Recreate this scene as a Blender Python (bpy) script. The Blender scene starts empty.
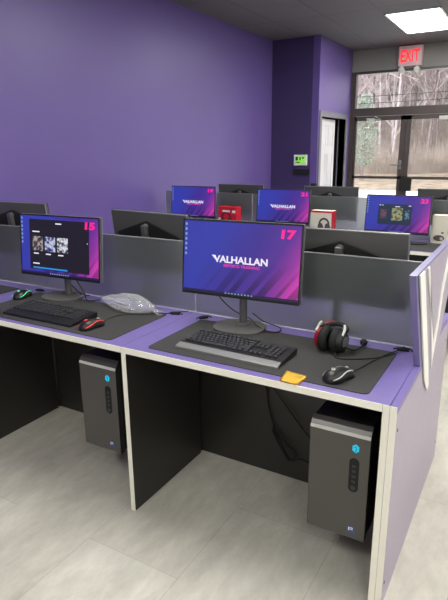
import bpy, bmesh, math, random
from mathutils import Vector, Matrix
random.seed(7)
PI = math.pi
S = bpy.context.scene
COL = S.collection

# ------------------------------------------------------------------ helpers
def lin(c):
    return tuple(((v/255)/12.92 if v/255 <= .04045 else ((v/255+.055)/1.055)**2.4) for v in c)

def mat(name, rgb, rough=.5, metal=0., emit=None, es=0., spec=.5, noise=0., nscale=8., bump=0., bscale=200., coat=0.):
    m = bpy.data.materials.new(name); m.use_nodes = True
    nt = m.node_tree; b = nt.nodes['Principled BSDF']
    c = lin(rgb)
    b.inputs['Base Color'].default_value = (*c, 1)
    b.inputs['Roughness'].default_value = rough
    b.inputs['Metallic'].default_value = metal
    b.inputs['Specular IOR Level'].default_value = spec
    b.inputs['Coat Weight'].default_value = coat
    if emit is not None:
        b.inputs['Emission Color'].default_value = (*lin(emit), 1)
        b.inputs['Emission Strength'].default_value = es
    tc = None
    if noise or bump:
        tc = nt.nodes.new('ShaderNodeTexCoord')
    if noise:
        n = nt.nodes.new('ShaderNodeTexNoise'); n.inputs['Scale'].default_value = nscale; n.inputs['Detail'].default_value = 5
        nt.links.new(tc.outputs['Object'], n.inputs['Vector'])
        r = nt.nodes.new('ShaderNodeMapRange'); r.inputs[1].default_value = .3; r.inputs[2].default_value = .7
        r.inputs[3].default_value = 1-noise; r.inputs[4].default_value = 1+noise
        nt.links.new(n.outputs['Fac'], r.inputs[0])
        h = nt.nodes.new('ShaderNodeHueSaturation'); h.inputs['Color'].default_value = (*c, 1)
        nt.links.new(r.outputs[0], h.inputs['Value']); nt.links.new(h.outputs[0], b.inputs['Base Color'])
    if bump:
        n2 = nt.nodes.new('ShaderNodeTexNoise'); n2.inputs['Scale'].default_value = bscale
        nt.links.new(tc.outputs['Object'], n2.inputs['Vector'])
        bp = nt.nodes.new('ShaderNodeBump'); bp.inputs['Strength'].default_value = bump; bp.inputs['Distance'].default_value = .002
        nt.links.new(n2.outputs['Fac'], bp.inputs['Height']); nt.links.new(bp.outputs[0], b.inputs['Normal'])
    return m

def obj(name, bm, m=None, parent=None, smooth=False, loc=None, rot=None):
    me = bpy.data.meshes.new(name); bm.normal_update(); bm.to_mesh(me); bm.free()
    if m: me.materials.append(m)
    if smooth:
        for p in me.polygons: p.use_smooth = True
    o = bpy.data.objects.new(name, me); COL.objects.link(o)
    if parent: o.parent = parent
    if loc: o.location = loc
    if rot: o.rotation_euler = rot
    return o

def thing(name, label, cat, loc=(0, 0, 0), rz=0., group=None):
    o = bpy.data.objects.new(name, None); COL.objects.link(o)
    o.empty_display_size = .1
    o.location = loc; o.rotation_euler = (0, 0, rz)
    return tag(o, label, cat, group)

def tag(o, label, cat, group=None, kind=None):
    o['label'] = label; o['category'] = cat
    if group: o['group'] = group
    if kind: o['kind'] = kind
    return o

def struct(name, bm, m, label=None, parent=None):
    o = obj(name, bm, m, parent)
    if parent is None: o['kind'] = 'structure'
    if label: o['label'] = label
    return o

def box(bm, x0, x1, y0, y1, z0, z1, bev=0., seg=2):
    r = bmesh.ops.create_cube(bm, size=1)
    vs = r['verts']
    for v in vs:
        v.co = Vector(((x0+x1)/2+v.co.x*(x1-x0), (y0+y1)/2+v.co.y*(y1-y0), (z0+z1)/2+v.co.z*(z1-z0)))
    if bev:
        es = list({e for v in vs for e in v.link_edges})
        bmesh.ops.bevel(bm, geom=es, offset=bev, segments=seg, affect='EDGES', profile=.5)
    return bm

def B(*a, **k):
    return box(bmesh.new(), *a, **k)

def prism(bm, pts, axis, a, b):
    """extrude a 2D outline; axis 'x': pts=(y,z), 'y': pts=(x,z), 'z': pts=(x,y)"""
    def P(p, t):
        return {'x': (t, p[0], p[1]), 'y': (p[0], t, p[1]), 'z': (p[0], p[1], t)}[axis]
    v0 = [bm.verts.new(P(p, a)) for p in pts]; v1 = [bm.verts.new(P(p, b)) for p in pts]
    n = len(pts)
    fs = [bm.faces.new(v0), bm.faces.new(v1[::-1])]
    for i in range(n):
        fs.append(bm.faces.new((v0[i], v1[i], v1[(i+1) % n], v0[(i+1) % n])))
    bmesh.ops.recalc_face_normals(bm, faces=fs)
    return bm

def rrect(x0, x1, y0, y1, r, n=6):
    out = []
    for cx, cy, a0 in ((x1-r, y1-r, 0), (x0+r, y1-r, PI/2), (x0+r, y0+r, PI), (x1-r, y0+r, 1.5*PI)):
        for i in range(n+1):
            a = a0+PI/2*i/n
            out.append((cx+r*math.cos(a), cy+r*math.sin(a)))
    return out

def ellipse(cx, cy, a, b, n=40):
    return [(cx+a*math.cos(2*PI*i/n), cy+b*math.sin(2*PI*i/n)) for i in range(n)]

def smoothpath(pts, n=8):
    pts = [Vector(p) for p in pts]; out = []
    P = [pts[0]*2-pts[1]]+pts+[pts[-1]*2-pts[-2]]
    for i in range(1, len(P)-2):
        for k in range(n):
            t = k/n
            out.append(.5*((2*P[i])+(-P[i-1]+P[i+1])*t+(2*P[i-1]-5*P[i]+4*P[i+1]-P[i+2])*t*t+(-P[i-1]+3*P[i]-3*P[i+1]+P[i+2])*t**3))
    out.append(pts[-1]); return out

def tube(bm, pts, r, n=8, r1=None, closed=False):
    pts = [Vector(p) for p in pts]; N = len(pts); rings = []
    up = None
    for i, p in enumerate(pts):
        if closed: d = pts[(i+1) % N]-pts[i-1]
        else: d = pts[min(i+1, N-1)]-pts[max(i-1, 0)]
        if d.length < 1e-9: d = Vector((0, 0, 1))
        d.normalize()
        if up is None:
            up = Vector((0, 0, 1)) if abs(d.z) < .9 else Vector((1, 0, 0))
        u = (up-d*up.dot(d))
        if u.length < 1e-6: u = d.orthogonal()
        u.normalize(); w = d.cross(u); up = u
        rr = r if r1 is None else r+(r1-r)*i/(N-1)
        rings.append([bm.verts.new(p+(u*math.cos(2*PI*k/n)+w*math.sin(2*PI*k/n))*rr) for k in range(n)])
    M = N if closed else N-1
    for i in range(M):
        a, b = rings[i], rings[(i+1) % N]
        for k in range(n):
            bm.faces.new((a[k], a[(k+1) % n], b[(k+1) % n], b[k]))
    if not closed:
        bm.faces.new(rings[0][::-1]); bm.faces.new(rings[-1])
    return bm

def T(pts, r, **k):
    return tube(bmesh.new(), pts, r, **k)

def text_mesh(s, w, h, off=.0, shear=0.):
    """flat lettering, outline mesh fitted into w x h, centred on the origin, in the xz plane facing -y"""
    cu = bpy.data.curves.new('lettering', 'FONT'); cu.body = s; cu.offset = off; cu.shear = shear
    cu.fill_mode = 'BOTH'; cu.resolution_u = 3; cu.extrude = .02
    o = bpy.data.objects.new('lettering', cu); COL.objects.link(o)
    bpy.context.view_layer.update()
    me = bpy.data.meshes.new_from_object(o)
    COL.objects.unlink(o); bpy.data.objects.remove(o)
    xs = [v.co.x for v in me.vertices]; ys = [v.co.y for v in me.vertices]
    x0, x1, y0, y1 = min(xs), max(xs), min(ys), max(ys)
    for v in me.vertices:
        v.co = Vector(((v.co.x-(x0+x1)/2)/(x1-x0)*w, -v.co.z*.02, (v.co.y-(y0+y1)/2)/(y1-y0)*h))
    return me

def text(name, s, w, h, m, parent, loc, rot=(0, 0, 0), off=0., shear=0.):
    me = text_mesh(s, w, h, off, shear); me.materials.clear(); me.materials.append(m)
    o = bpy.data.objects.new(name, me); COL.objects.link(o); o.parent = parent; o.location = loc; o.rotation_euler = rot
    return o

def kids(o):
    return [c for c in bpy.data.objects if c.parent == o]

def copy_tree(o, parent=None, skip=()):
    c = o.copy(); COL.objects.link(c)
    if parent is not None: c.parent = parent
    for ch in kids(o):
        if ch.name.split('.')[0] in skip: continue
        copy_tree(ch, c, skip)
    return c

# ------------------------------------------------------------------ materials
M = {}
M['desk'] = mat('purple_laminate', (110, 96, 156), .42, noise=.04, nscale=30)
M['sidepanel'] = mat('lavender_laminate', (160, 150, 168), .45, noise=.03, nscale=20)
M['band'] = mat('cream_edge_band', (232, 229, 218), .45)
M['legdark'] = mat('dark_laminate', (40, 38, 35), .38, noise=.08, nscale=6)
M['black'] = mat('black_plastic', (22, 22, 23), .42)
M['softblack'] = mat('soft_black', (18, 18, 19), .8)
M['mat'] = mat('mat_cloth', (50, 49, 49), .8, bump=.15, bscale=900)
M['housing'] = mat('housing_plastic', (82, 81, 82), .3)
M['reardark'] = mat('rear_cover_plastic', (20, 20, 21), .5)
M['edge_glint'] = mat('edge_glint_grey', (132, 132, 136), .35)  # mid grey that paints light caught along thin edges
M['steel'] = mat('stand_metal', (112, 110, 110), .35, metal=.6)
M['base'] = mat('stand_base_metal', (98, 96, 95), .42, metal=.3)
M['pcfront'] = mat('tower_front', (80, 78, 76), .34, metal=.35)
M['pccase'] = mat('tower_case', (38, 37, 37), .35)
M['silver'] = mat('silver_plastic', (128, 127, 126), .4, metal=.4)
M['palegrey'] = mat('pale_grey_plastic', (190, 190, 186), .4)
M['white'] = mat('white_plastic', (232, 230, 226), .4)
M['red'] = mat('red_plastic', (140, 20, 36), .4)
M['cyan'] = mat('cyan_light', (0, 100, 130), .4, emit=(10, 180, 215), es=.9)
M['note'] = mat('orange_note_paper', (255, 206, 76), .7, noise=.04, nscale=50)
M['redglow'] = mat('red_light', (200, 40, 40), .4, emit=(255, 70, 60), es=.5)
M['greenglow'] = mat('green_light', (60, 190, 130), .4, emit=(110, 230, 170), es=.6)
M['sticker'] = mat('blue_sticker', (40, 74, 150), .4)
M['keycap'] = mat('keycap_plastic', (46, 46, 50), .55)
M['bronze'] = mat('bronze_aluminium', (74, 66, 64), .4, metal=.2)
M['doorwhite'] = mat('white_door_paint', (215, 213, 218), .5)
M['doorframe'] = mat('grey_frame_paint', (120, 118, 128), .5)
M['void'] = mat('unlit_hall_shade', (44, 42, 44), .8)  # near-black colour carries the darkness of the unlit room
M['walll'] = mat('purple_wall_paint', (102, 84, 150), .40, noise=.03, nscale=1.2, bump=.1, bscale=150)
M['wallf'] = mat('shaded_purple_wall_paint', (66, 54, 100), .5, noise=.03, nscale=1.2)  # same purple paint, darkened for the shade on the far wall
M['fascia'] = mat('grey_fascia_paint', (132, 130, 128), .6)
M['plain'] = mat('pale_wall_paint', (190, 186, 182), .7)
M['card'] = mat('white_card', (226, 220, 206), .6)
M['redcard'] = mat('red_card', (200, 24, 44), .5)
M['greycard'] = mat('print_grey', (84, 76, 78), .6)
M['pinktext'] = mat('pink_letters', (0, 0, 0), .4, emit=(255, 40, 150), es=1.0)
M['whitetext'] = mat('white_letters', (0, 0, 0), .4, emit=(240, 235, 250), es=1.0)
M['magtext'] = mat('magenta_letters', (0, 0, 0), .4, emit=(230, 60, 170), es=1.0)
M['icon'] = mat('desktop_icon_light', (0, 0, 0), .4, emit=(150, 190, 230), es=.8)
M['darkwin'] = mat('dark_app_window', (6, 6, 8), .3, emit=(28, 26, 34), es=1.0)
M['tealwin'] = mat('teal_app_window', (6, 6, 8), .3, emit=(38, 52, 72), es=1.0, noise=0)
M['bluebar'] = mat('blue_progress', (0, 0, 0), .3, emit=(40, 140, 220), es=1.0)
M['taskbar'] = mat('taskbar_light', (0, 0, 0), .3, emit=(40, 30, 80), es=1.0)
M['exitred'] = mat('exit_letters', (160, 10, 20), .4, emit=(255, 50, 60), es=1.2)
M['exitbody'] = mat('exit_housing', (200, 176, 180), .4, emit=(255, 190, 190), es=.08)
M['lcd'] = mat('green_lcd', (20, 60, 20), .3, emit=(150, 230, 90), es=.9)

def nodes_mat(name):
    m = bpy.data.materials.new(name); m.use_nodes = True
    nt = m.node_tree; return m, nt, nt.nodes['Principled BSDF'], nt.nodes.new, nt.links.new

def thumb_mat(seed, a, b_):
    m, nt, b, N, L = nodes_mat('app_thumbnail_picture')
    tc = N('ShaderNodeTexCoord'); n = N('ShaderNodeTexNoise'); n.inputs['Scale'].default_value = 60; n.noise_dimensions = '4D'; n.inputs['W'].default_value = seed
    r = N('ShaderNodeValToRGB'); r.color_ramp.elements[0].position = .42; r.color_ramp.elements[1].position = .56
    r.color_ramp.elements[0].color = (*lin(a), 1); r.color_ramp.elements[1].color = (*lin(b_), 1)
    L(tc.outputs['Object'], n.inputs['Vector']); L(n.outputs['Fac'], r.inputs[0]); L(r.outputs[0], b.inputs['Emission Color'])
    b.inputs['Emission Strength'].default_value = 1; b.inputs['Base Color'].default_value = (0, 0, 0, 1)
    return m

def screen_mat():
    m, nt, b, N, L = nodes_mat('wallpaper_display')
    tc = N('ShaderNodeTexCoord'); sp = N('ShaderNodeSeparateXYZ'); L(tc.outputs['Object'], sp.inputs[0])
    def ma(op, a, c=None, cl=False):
        n = N('ShaderNodeMath'); n.operation = op; n.use_clamp = cl
        for i, v in enumerate((a, c)):
            if v is None: continue
            if isinstance(v, (int, float)): n.inputs[i].default_value = v
            else: L(v, n.inputs[i])
        return n.outputs[0]
    x = ma('ADD', ma('DIVIDE', sp.outputs['X'], .53), .5)      # 0..1 left to right
    z = ma('ADD', ma('DIVIDE', sp.outputs['Z'], .30), .5)      # 0..1 bottom to top
    n = N('ShaderNodeTexNoise'); n.inputs['Scale'].default_value = 5; L(tc.outputs['Object'], n.inputs['Vector'])
    g = ma('SUBTRACT', x, ma('MULTIPLY', z, .30)); g = ma('ADD', g, ma('MULTIPLY', ma('SUBTRACT', n.outputs['Fac'], .5), .12))
    r = N('ShaderNodeValToRGB'); e = r.color_ramp.elements
    e[0].position = .05; e[0].color = (*lin((48, 56, 164)), 1)
    e[1].position = .42; e[1].color = (*lin((60, 42, 142)), 1)
    for pos, c in ((.66, (84, 42, 146)), (.80, (140, 46, 152)), (.93, (206, 60, 176))):
        q = e.new(pos); q.color = (*lin(c), 1)
    L(g, r.inputs[0])
    # diagonal shards in the lower right
    d = ma('ADD', ma('MULTIPLY', sp.outputs['X'], 1.0), ma('MULTIPLY', sp.outputs['Z'], -.8))
    w = ma('SINE', ma('MULTIPLY', d, 95.)); w2 = ma('SINE', ma('MULTIPLY', d, 41.))
    st = ma('GREATER_THAN', ma('ADD', w, ma('MULTIPLY', w2, .7)), .1)
    mask = ma('MULTIPLY', ma('SUBTRACT', 1.25, ma('MULTIPLY', z, 2.4), True), ma('MULTIPLY', ma('SUBTRACT', x, .12), 3., True), True)
    k = ma('SUBTRACT', 1.0, ma('MULTIPLY', ma('MULTIPLY', st, mask), .55))
    mx = N('ShaderNodeVectorMath'); mx.operation = 'SCALE'; L(r.outputs[0], mx.inputs[0]); L(k, mx.inputs['Scale'])
    L(mx.outputs[0], b.inputs['Emission Color']); b.inputs['Emission Strength'].default_value = 1.0
    b.inputs['Base Color'].default_value = (.01, .01, .012, 1); b.inputs['Roughness'].default_value = .35
    return m
M['screen'] = screen_mat()

def frosted():
    m, nt, b, N, L = nodes_mat('frosted_acrylic')
    b.inputs['Base Color'].default_value = (*lin((214, 218, 220)), 1)
    b.inputs['Transmission Weight'].default_value = 1; b.inputs['Roughness'].default_value = .40; b.inputs['IOR'].default_value = 1.28
    d = N('ShaderNodeBsdfDiffuse'); d.inputs['Color'].default_value = (*lin((132, 136, 136)), 1)
    t = N('ShaderNodeBsdfTranslucent'); t.inputs['Color'].default_value = (*lin((168, 172, 172)), 1)
    a = N('ShaderNodeMixShader'); a.inputs[0].default_value = .45; L(d.outputs[0], a.inputs[1]); L(t.outputs[0], a.inputs[2])
    c = N('ShaderNodeMixShader'); c.inputs[0].default_value = .38; L(b.outputs[0], c.inputs[1]); L(a.outputs[0], c.inputs[2])
    L(c.outputs[0], nt.nodes['Material Output'].inputs['Surface'])
    return m
M['frost'] = frosted()
M['endscreen'] = mat('lavender_panel', (118, 110, 156), .35)
M['edgeglow'] = mat('acrylic_edge_glow', (225, 225, 235), .25)  # near-white colour stands in for the glow of the acrylic edges

def glass():
    m, nt, b, N, L = nodes_mat('window_glass')
    t = N('ShaderNodeBsdfTransparent'); g = N('ShaderNodeBsdfGlossy'); g.inputs['Roughness'].default_value = .02
    f = N('ShaderNodeFresnel'); f.inputs['IOR'].default_value = 1.3
    c = N('ShaderNodeMixShader'); L(f.outputs[0], c.inputs[0]); L(t.outputs[0], c.inputs[1]); L(g.outputs[0], c.inputs[2])
    L(c.outputs[0], nt.nodes['Material Output'].inputs['Surface'])
    return m
M['glass'] = glass()

def bagmat():
    m, nt, b, N, L = nodes_mat('clear_plastic_film')
    t = N('ShaderNodeBsdfTransparent'); t.inputs['Color'].default_value = (.93, .93, .94, 1)
    b.inputs['Base Color'].default_value = (.66, .66, .67, 1); b.inputs['Roughness'].default_value = .10; b.inputs['Specular IOR Level'].default_value = 1.
    b.inputs['Coat Weight'].default_value = 1.
    tc = N('ShaderNodeTexCoord'); vo = N('ShaderNodeTexVoronoi'); vo.inputs['Scale'].default_value = 17; L(tc.outputs['Object'], vo.inputs['Vector'])
    bp = N('ShaderNodeBump'); bp.inputs['Strength'].default_value = .8; bp.inputs['Distance'].default_value = .016; L(vo.outputs['Distance'], bp.inputs['Height']); L(bp.outputs[0], b.inputs['Normal']); L(bp.outputs[0], b.inputs['Coat Normal'])
    lw = N('ShaderNodeLayerWeight'); L(bp.outputs[0], lw.inputs['Normal']); lw.inputs['Blend'].default_value = .45
    mr = N('ShaderNodeMapRange'); mr.inputs[3].default_value = .10; mr.inputs[4].default_value = .7
    L(lw.outputs['Facing'], mr.inputs[0])
    c = N('ShaderNodeMixShader'); L(mr.outputs[0], c.inputs[0]); L(t.outputs[0], c.inputs[1]); L(b.outputs[0], c.inputs[2])
    L(c.outputs[0], nt.nodes['Material Output'].inputs['Surface'])
    return m
M['bag'] = bagmat()

def floor_mat():
    m, nt, b, N, L = nodes_mat('stone_look_vinyl_planks')
    tc = N('ShaderNodeTexCoord'); mp = N('ShaderNodeMapping'); mp.inputs['Rotation'].default_value = (0, 0, PI/2)
    mp.inputs['Location'].default_value = (.235+.91*4, .058, 0)
    L(tc.outputs['Object'], mp.inputs['Vector'])
    br = N('ShaderNodeTexBrick'); br.inputs['Scale'].default_value = 1
    br.inputs['Brick Width'].default_value = .91; br.inputs['Row Height'].default_value = .43
    br.inputs['Mortar Size'].default_value = .0012; br.inputs['Mortar Smooth'].default_value = .3; br.offset = .5
    br.inputs['Color1'].default_value = (*lin((202, 198, 188)), 1); br.inputs['Color2'].default_value = (*lin((190, 185, 174)), 1)
    br.inputs['Mortar'].default_value = (*lin((168, 163, 153)), 1)
    L(mp.outputs[0], br.inputs['Vector'])
    n = N('ShaderNodeTexNoise'); n.inputs['Scale'].default_value = 3.4; n.inputs['Detail'].default_value = 9; n.inputs['Roughness'].default_value = .62; n.inputs['Distortion'].default_value = .5
    m2 = N('ShaderNodeMapping'); m2.inputs['Scale'].default_value = (1.6, .7, 1); L(tc.outputs['Object'], m2.inputs['Vector']); L(m2.outputs[0], n.inputs['Vector'])
    r = N('ShaderNodeMapRange'); r.inputs[1].default_value = .36; r.inputs[2].default_value = .64; r.inputs[3].default_value = .74; r.inputs[4].default_value = 1.12
    n3 = N('ShaderNodeTexNoise'); n3.inputs['Scale'].default_value = 11; n3.inputs['Detail'].default_value = 8; n3.inputs['Roughness'].default_value = .7; L(m2.outputs[0], n3.inputs['Vector'])
    av = N('ShaderNodeMix'); av.inputs[0].default_value = .4; L(n.outputs['Fac'], av.inputs[2]); L(n3.outputs['Fac'], av.inputs[3])
    L(av.outputs[0], r.inputs[0])
    h = N('ShaderNodeHueSaturation'); L(br.outputs['Color'], h.inputs['Color']); L(r.outputs[0], h.inputs['Value'])
    L(h.outputs[0], b.inputs['Base Color'])
    b.inputs['Roughness'].default_value = .42
    bp = N('ShaderNodeBump'); bp.inputs['Strength'].default_value = .15; bp.inputs['Distance'].default_value = .002
    L(br.outputs['Fac'], bp.inputs['Height']); bp.invert = True; L(bp.outputs[0], b.inputs['Normal'])
    return m
M['floor'] = floor_mat()

def ceil_mat():
    m, nt, b, N, L = nodes_mat('dark_ceiling_tiles')
    tc = N('ShaderNodeTexCoord'); br = N('ShaderNodeTexBrick'); br.inputs['Scale'].default_value = 1; br.offset = 0
    br.inputs['Brick Width'].default_value = .61; br.inputs['Row Height'].default_value = 1.22; br.inputs['Mortar Size'].default_value = .011
    br.inputs['Color1'].default_value = (*lin((104, 100, 102)), 1); br.inputs['Color2'].default_value = (*lin((98, 95, 97)), 1)
    br.inputs['Mortar'].default_value = (*lin((86, 83, 86)), 1)
    mp = N('ShaderNodeMapping'); mp.inputs['Location'].default_value = (.42, .03, 0); L(tc.outputs['Object'], mp.inputs['Vector'])
    L(mp.outputs[0], br.inputs['Vector']); L(br.outputs['Color'], b.inputs['Base Color']); b.inputs['Roughness'].default_value = .75
    return m
M['ceiling'] = ceil_mat()
M['diffuser'] = mat('light_diffuser', (240, 240, 235), .5, emit=(250, 251, 244), es=1.0)
M['diffuser'].node_tree.nodes['Principled BSDF'].inputs['Emission Strength'].default_value = 23.0

# ------------------------------------------------------------------ room shell
WX = -2.13      # left wall
FY = 5.87       # far wall
RX = -1.42      # return wall by the entrance
GY = 7.3        # glazed wall
CH = 2.95
EX = 5.2        # right wall
SY = -3.6       # wall behind the camera
struct('floor', B(WX-.1, EX+.1, SY-.1, GY+.02, -.06, 0), M['floor'], 'pale beige stone-look vinyl plank floor')
struct('ceiling', B(WX-.1, EX+.1, SY-.1, GY+.1, CH, CH+.08), M['ceiling'], 'dark grey tiled ceiling')
struct('wall_left', B(WX-.1, WX, SY, FY, 0, CH), M['walll'], 'long purple wall')
struct('wall_far', B(WX-.1, RX-.1, FY, FY+.1, 0, CH), M['wallf'], 'shade-darkened purple wall carrying the thermostat')
struct('wall_rear', B(WX-.1, EX+.1, SY-.1, SY, 0, CH), M['plain'])
struct('wall_right', B(EX, EX+.1, SY, GY, 0, CH), M['plain'])
# return wall with a doorway
D0, D1, DT = 5.98, 7.08, 1.93
bm = bmesh.new(); box(bm, RX-.1, RX, FY, D0, 0, CH); box(bm, RX-.1, RX, D1, GY, 0, CH); box(bm, RX-.1, RX, D0, D1, DT, CH)
struct('wall_return', bm, M['walll'], 'purple wall holding the white panelled door')
bm = bmesh.new()
F = .075
box(bm, RX-.12, RX+.018, D0-F, D0, 0, DT+F); box(bm, RX-.12, RX+.018, D1, D1+F, 0, DT+F); box(bm, RX-.12, RX+.018, D0, D1, DT, DT+F)
struct('trim_1', bm, M['doorframe'], 'grey frame around the white inner door')
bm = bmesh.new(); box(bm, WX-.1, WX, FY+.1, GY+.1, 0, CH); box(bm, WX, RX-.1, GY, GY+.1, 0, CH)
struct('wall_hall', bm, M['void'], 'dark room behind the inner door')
# panelled inner door, standing ajar
door = bpy.data.objects.new('door_1', None); COL.objects.link(door); door['kind'] = 'structure'; door['label'] = 'white six-panel inner door standing ajar'
door.location = (RX-.06, D0+.01, 0); door.rotation_euler = (0, 0, math.radians(.6))
struct('door_leaf', B(-.02, .02, 0, .74, .01, DT-.02, bev=.002), M['doorwhite'], parent=door)
for (a, b_) in ((.11, .33), (.41, .63)):
    for (c, d) in ((.18, .80), (.92, 1.42), (1.54, 1.82)):
        bm = bmesh.new()
        tube(bm, [(.021, a, c), (.021, b_, c), (.021, b_, d), (.021, a, d)], .009, n=6, closed=True)
        box(bm, .018, .026, a+.03, b_-.03, c+.03, d-.03, bev=.003)
        obj('door_panel', bm, M['doorwhite'], door)
# glazed entrance wall
bm = bmesh.new(); box(bm, RX-.1, EX+.1, GY, GY+.12, 2.67, CH); box(bm, RX, EX, GY-.012, GY, 2.635, 2.675)
struct('wall_front', bm, M['fascia'], 'grey fascia above the entrance glazing')
struct('wall_front', B(RX-.1, RX, GY, GY+.12, 0, CH), M['walll'])
struct('wall_front', B(1.6, EX+.1, GY, GY+.12, 0, 2.64), M['plain'])
bm = bmesh.new()
for x0, x1 in ((RX, RX+.075), (.42, .50), (1.53, 1.6)): box(bm, x0, x1, GY, GY+.1, 0, 2.64)
box(bm, RX, 1.6, GY+.002, GY+.098, 1.98, 2.10); box(bm, RX, 1.6, GY+.002, GY+.098, 2.60, 2.64)
box(bm, .5, 1.53, GY, GY+.1, 0, .1)
struct('trim_2', bm, M['bronze'], 'dark bronze framing of the glazed entrance')
w = struct('window_1', B(RX+.07, 1.56, GY+.045, GY+.052, 2.09, 2.61), M['glass'], 'long transom window over the entrance doors')
struct('window_2', B(.5, 1.53, GY+.045, GY+.052, .1, 1.99), M['glass'])

def glass_door(n, x0, x1, hside, label):
    d = bpy.data.objects.new('door_%d' % n, None); COL.objects.link(d); d['kind'] = 'structure'; d['label'] = label
    bm = bmesh.new(); y0, y1 = GY+.02, GY+.07
    s = .075
    sl, sr = (.02, s) if hside > 0 else (s, .02)
    sl = sr = s
    box(bm, x0, x0+(.03 if hside > 0 else s), y0, y1, .01, 1.975); box(bm, x1-(.03 if hside < 0 else s), x1, y0, y1, .01, 1.975)
    box(bm, x0, x1, y0, y1, 1.91, 1.975); box(bm, x0, x1, y0, y1, .01, .2); box(bm, x0, x1, y0, y1, 1.02, 1.06)
    obj('door_frame', bm, M['bronze'], d)
    obj('pane', B(x0+.03, x1-.03, GY+.043, GY+.049, .2, 1.92), M['glass'], d)
    hx = x1-.04 if hside > 0 else x0+.04
    bm = T([(hx, GY+.02, 1.24), (hx, GY-.05, 1.24), (hx-hside*.13, GY-.05, 1.235)], .011)
    box(bm, hx-.018, hx+.018, GY+.008, GY+.021, 1.17, 1.31)
    if hside > 0: obj('door_handle', bm, M['silver'], d)
    else: bm.free()
    cx = (x0+x1)/2-.1*hside
    bm = B(cx-.10, cx+.02, GY-.03, GY+.02, 1.895, 1.945, bev=.004)
    tube(bm, [(cx, GY-.02, 1.92), (cx+.13, GY-.05, 1.925), (cx+.03, GY-.02, 1.97)], .008)
    obj('door_closer', bm, M['palegrey'], d)
    return d
glass_door(2, RX+.08, -.545, 1, 'left glazed entrance door leaf')
glass_door(3, -.54, .415, -1, 'right glazed entrance door leaf')
lb = obj('lock_box', B(-.565, -.385, GY-.035, GY+.018, .84, 1.05, bev=.006), M['black'])
tag(lb, 'black box fixed on the meeting stiles of the glazed doors', 'box')

# skirting
bm = bmesh.new(); box(bm, WX, WX+.012, SY, FY, 0, .1)
struct('baseboard_left', bm, M['softblack'])

# ------------------------------------------------------------------ ceiling lights
def ceiling_light(x, y, label):
    t = thing('ceiling_light', label, 'light', (x, y, CH), group='ceiling light panels')
    bm = bmesh.new(); w, l = .305, .61
    box(bm, -w, w, -l, -l+.02, -.012, 0); box(bm, -w, w, l-.02, l, -.012, 0); box(bm, -w, -w+.02, -l, l, -.012, 0); box(bm, w-.02, w, -l, l, -.012, 0)
    obj('light_frame', bm, M['white'], t)
    obj('diffuser', B(-w+.02, w-.02, -l+.02, l-.02, -.008, -.002), M['diffuser'], t)
LX = -.12
ceiling_light(LX, 5.78, 'bright rectangular ceiling light panel near the exit sign')
for x, y in ((LX, 3.1), (LX, .45), (LX, -2.2), (2.32, 5.78), (2.32, 3.1), (2.32, .45), (2.32, -2.2), (4.3, 1.8), (4.3, -1.2)):
    ceiling_light(x, y, 'bright rectangular ceiling light panel outside the picture')

# ------------------------------------------------------------------ exit sign
t = thing('exit_sign', 'lit red EXIT sign with two lamp heads below the dark ceiling', 'sign', (-.53, GY-.09, 2.79))
obj('sign_housing', B(-.165, .165, -.03, .075, -.13, .135, bev=.008), M['exitbody'], t)
text('lettering', 'EXIT', .27, .17, M['exitred'], t, (0, -.032, .0), off=.035)
for sx in (-1, 1):
    h = obj('lamp_head', T([(sx*.11, .0, -.13), (sx*.11, -.01, -.165)], .02, n=12), M['palegrey'], t)
    bm = bmesh.new(); tube(bm, [(sx*.11, .02, -.19), (sx*.11, -.05, -.19)], .042, n=20)
    tube(bm, [(sx*.11, -.05, -.19), (sx*.11, -.058, -.19)], .03, n=20)
    obj('lamp_lens', bm, M['palegrey'], h)

# ------------------------------------------------------------------ thermostat
t = thing('thermostat', 'white thermostat with green display on the shade-darkened purple wall', 'thermostat', (-1.66, FY, 1.34))
obj('thermostat_body', B(-.10, .10, -.03, 0, -.075, .075, bev=.008), M['white'], t)
obj('display', B(-.075, .075, -.033, -.028, -.05, .055), M['lcd'], t)
bm = bmesh.new()
for x, z, w, h in ((-.05, .02, .035, .05), (0, .02, .02, .045), (.045, .03, .03, .02), (-.03, -.03, .06, .015)):
    box(bm, x-w/2, x+w/2, -.035, -.032, z-h/2, z+h/2)
obj('display_digits', bm, mat('lcd_dark', (20, 40, 25), .4), t)
t = obj('wall_box', B(-1.76, -1.52, FY-.04, FY, 1.14, 1.215, bev=.005), M['softblack'])
tag(t, 'long black box on the wall below the thermostat', 'box')

# ------------------------------------------------------------------ desks
W, LT, H, TT, HALF = 1.0, .022, .75, .025, .535
def desk_parts(t, rear=False, rightleg=False):
    y1 = HALF-.009
    d = obj('desktop', B(-LT+.001, W-.001+(LT if rightleg else 0), .002, y1, H-TT, H, bev=.0008, seg=1), M['desk'], t)
    obj('edge_band', B(-LT+.001, W-.001, -.001, .002, H-TT, H-.0005), M['band'], d)
    def leg(x0, x1):
        l = obj('leg_panel', B(x0+.0006, x1-.0006, .002, y1, 0, H-TT-.0005), M['legdark'], t)
        obj('edge_band', B(x0+.0006, x1-.0006, -.001, .002, 0, H-TT-.0005 if x0 < .5 else H-.0008), M['band'], l)
    leg(-LT, 0)
    if rightleg: leg(W, W+LT)
    if not rear:
        obj('modesty_panel', B(.001, W-.001, .549, .562, .0, H-.055), M['legdark'], t)

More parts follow.
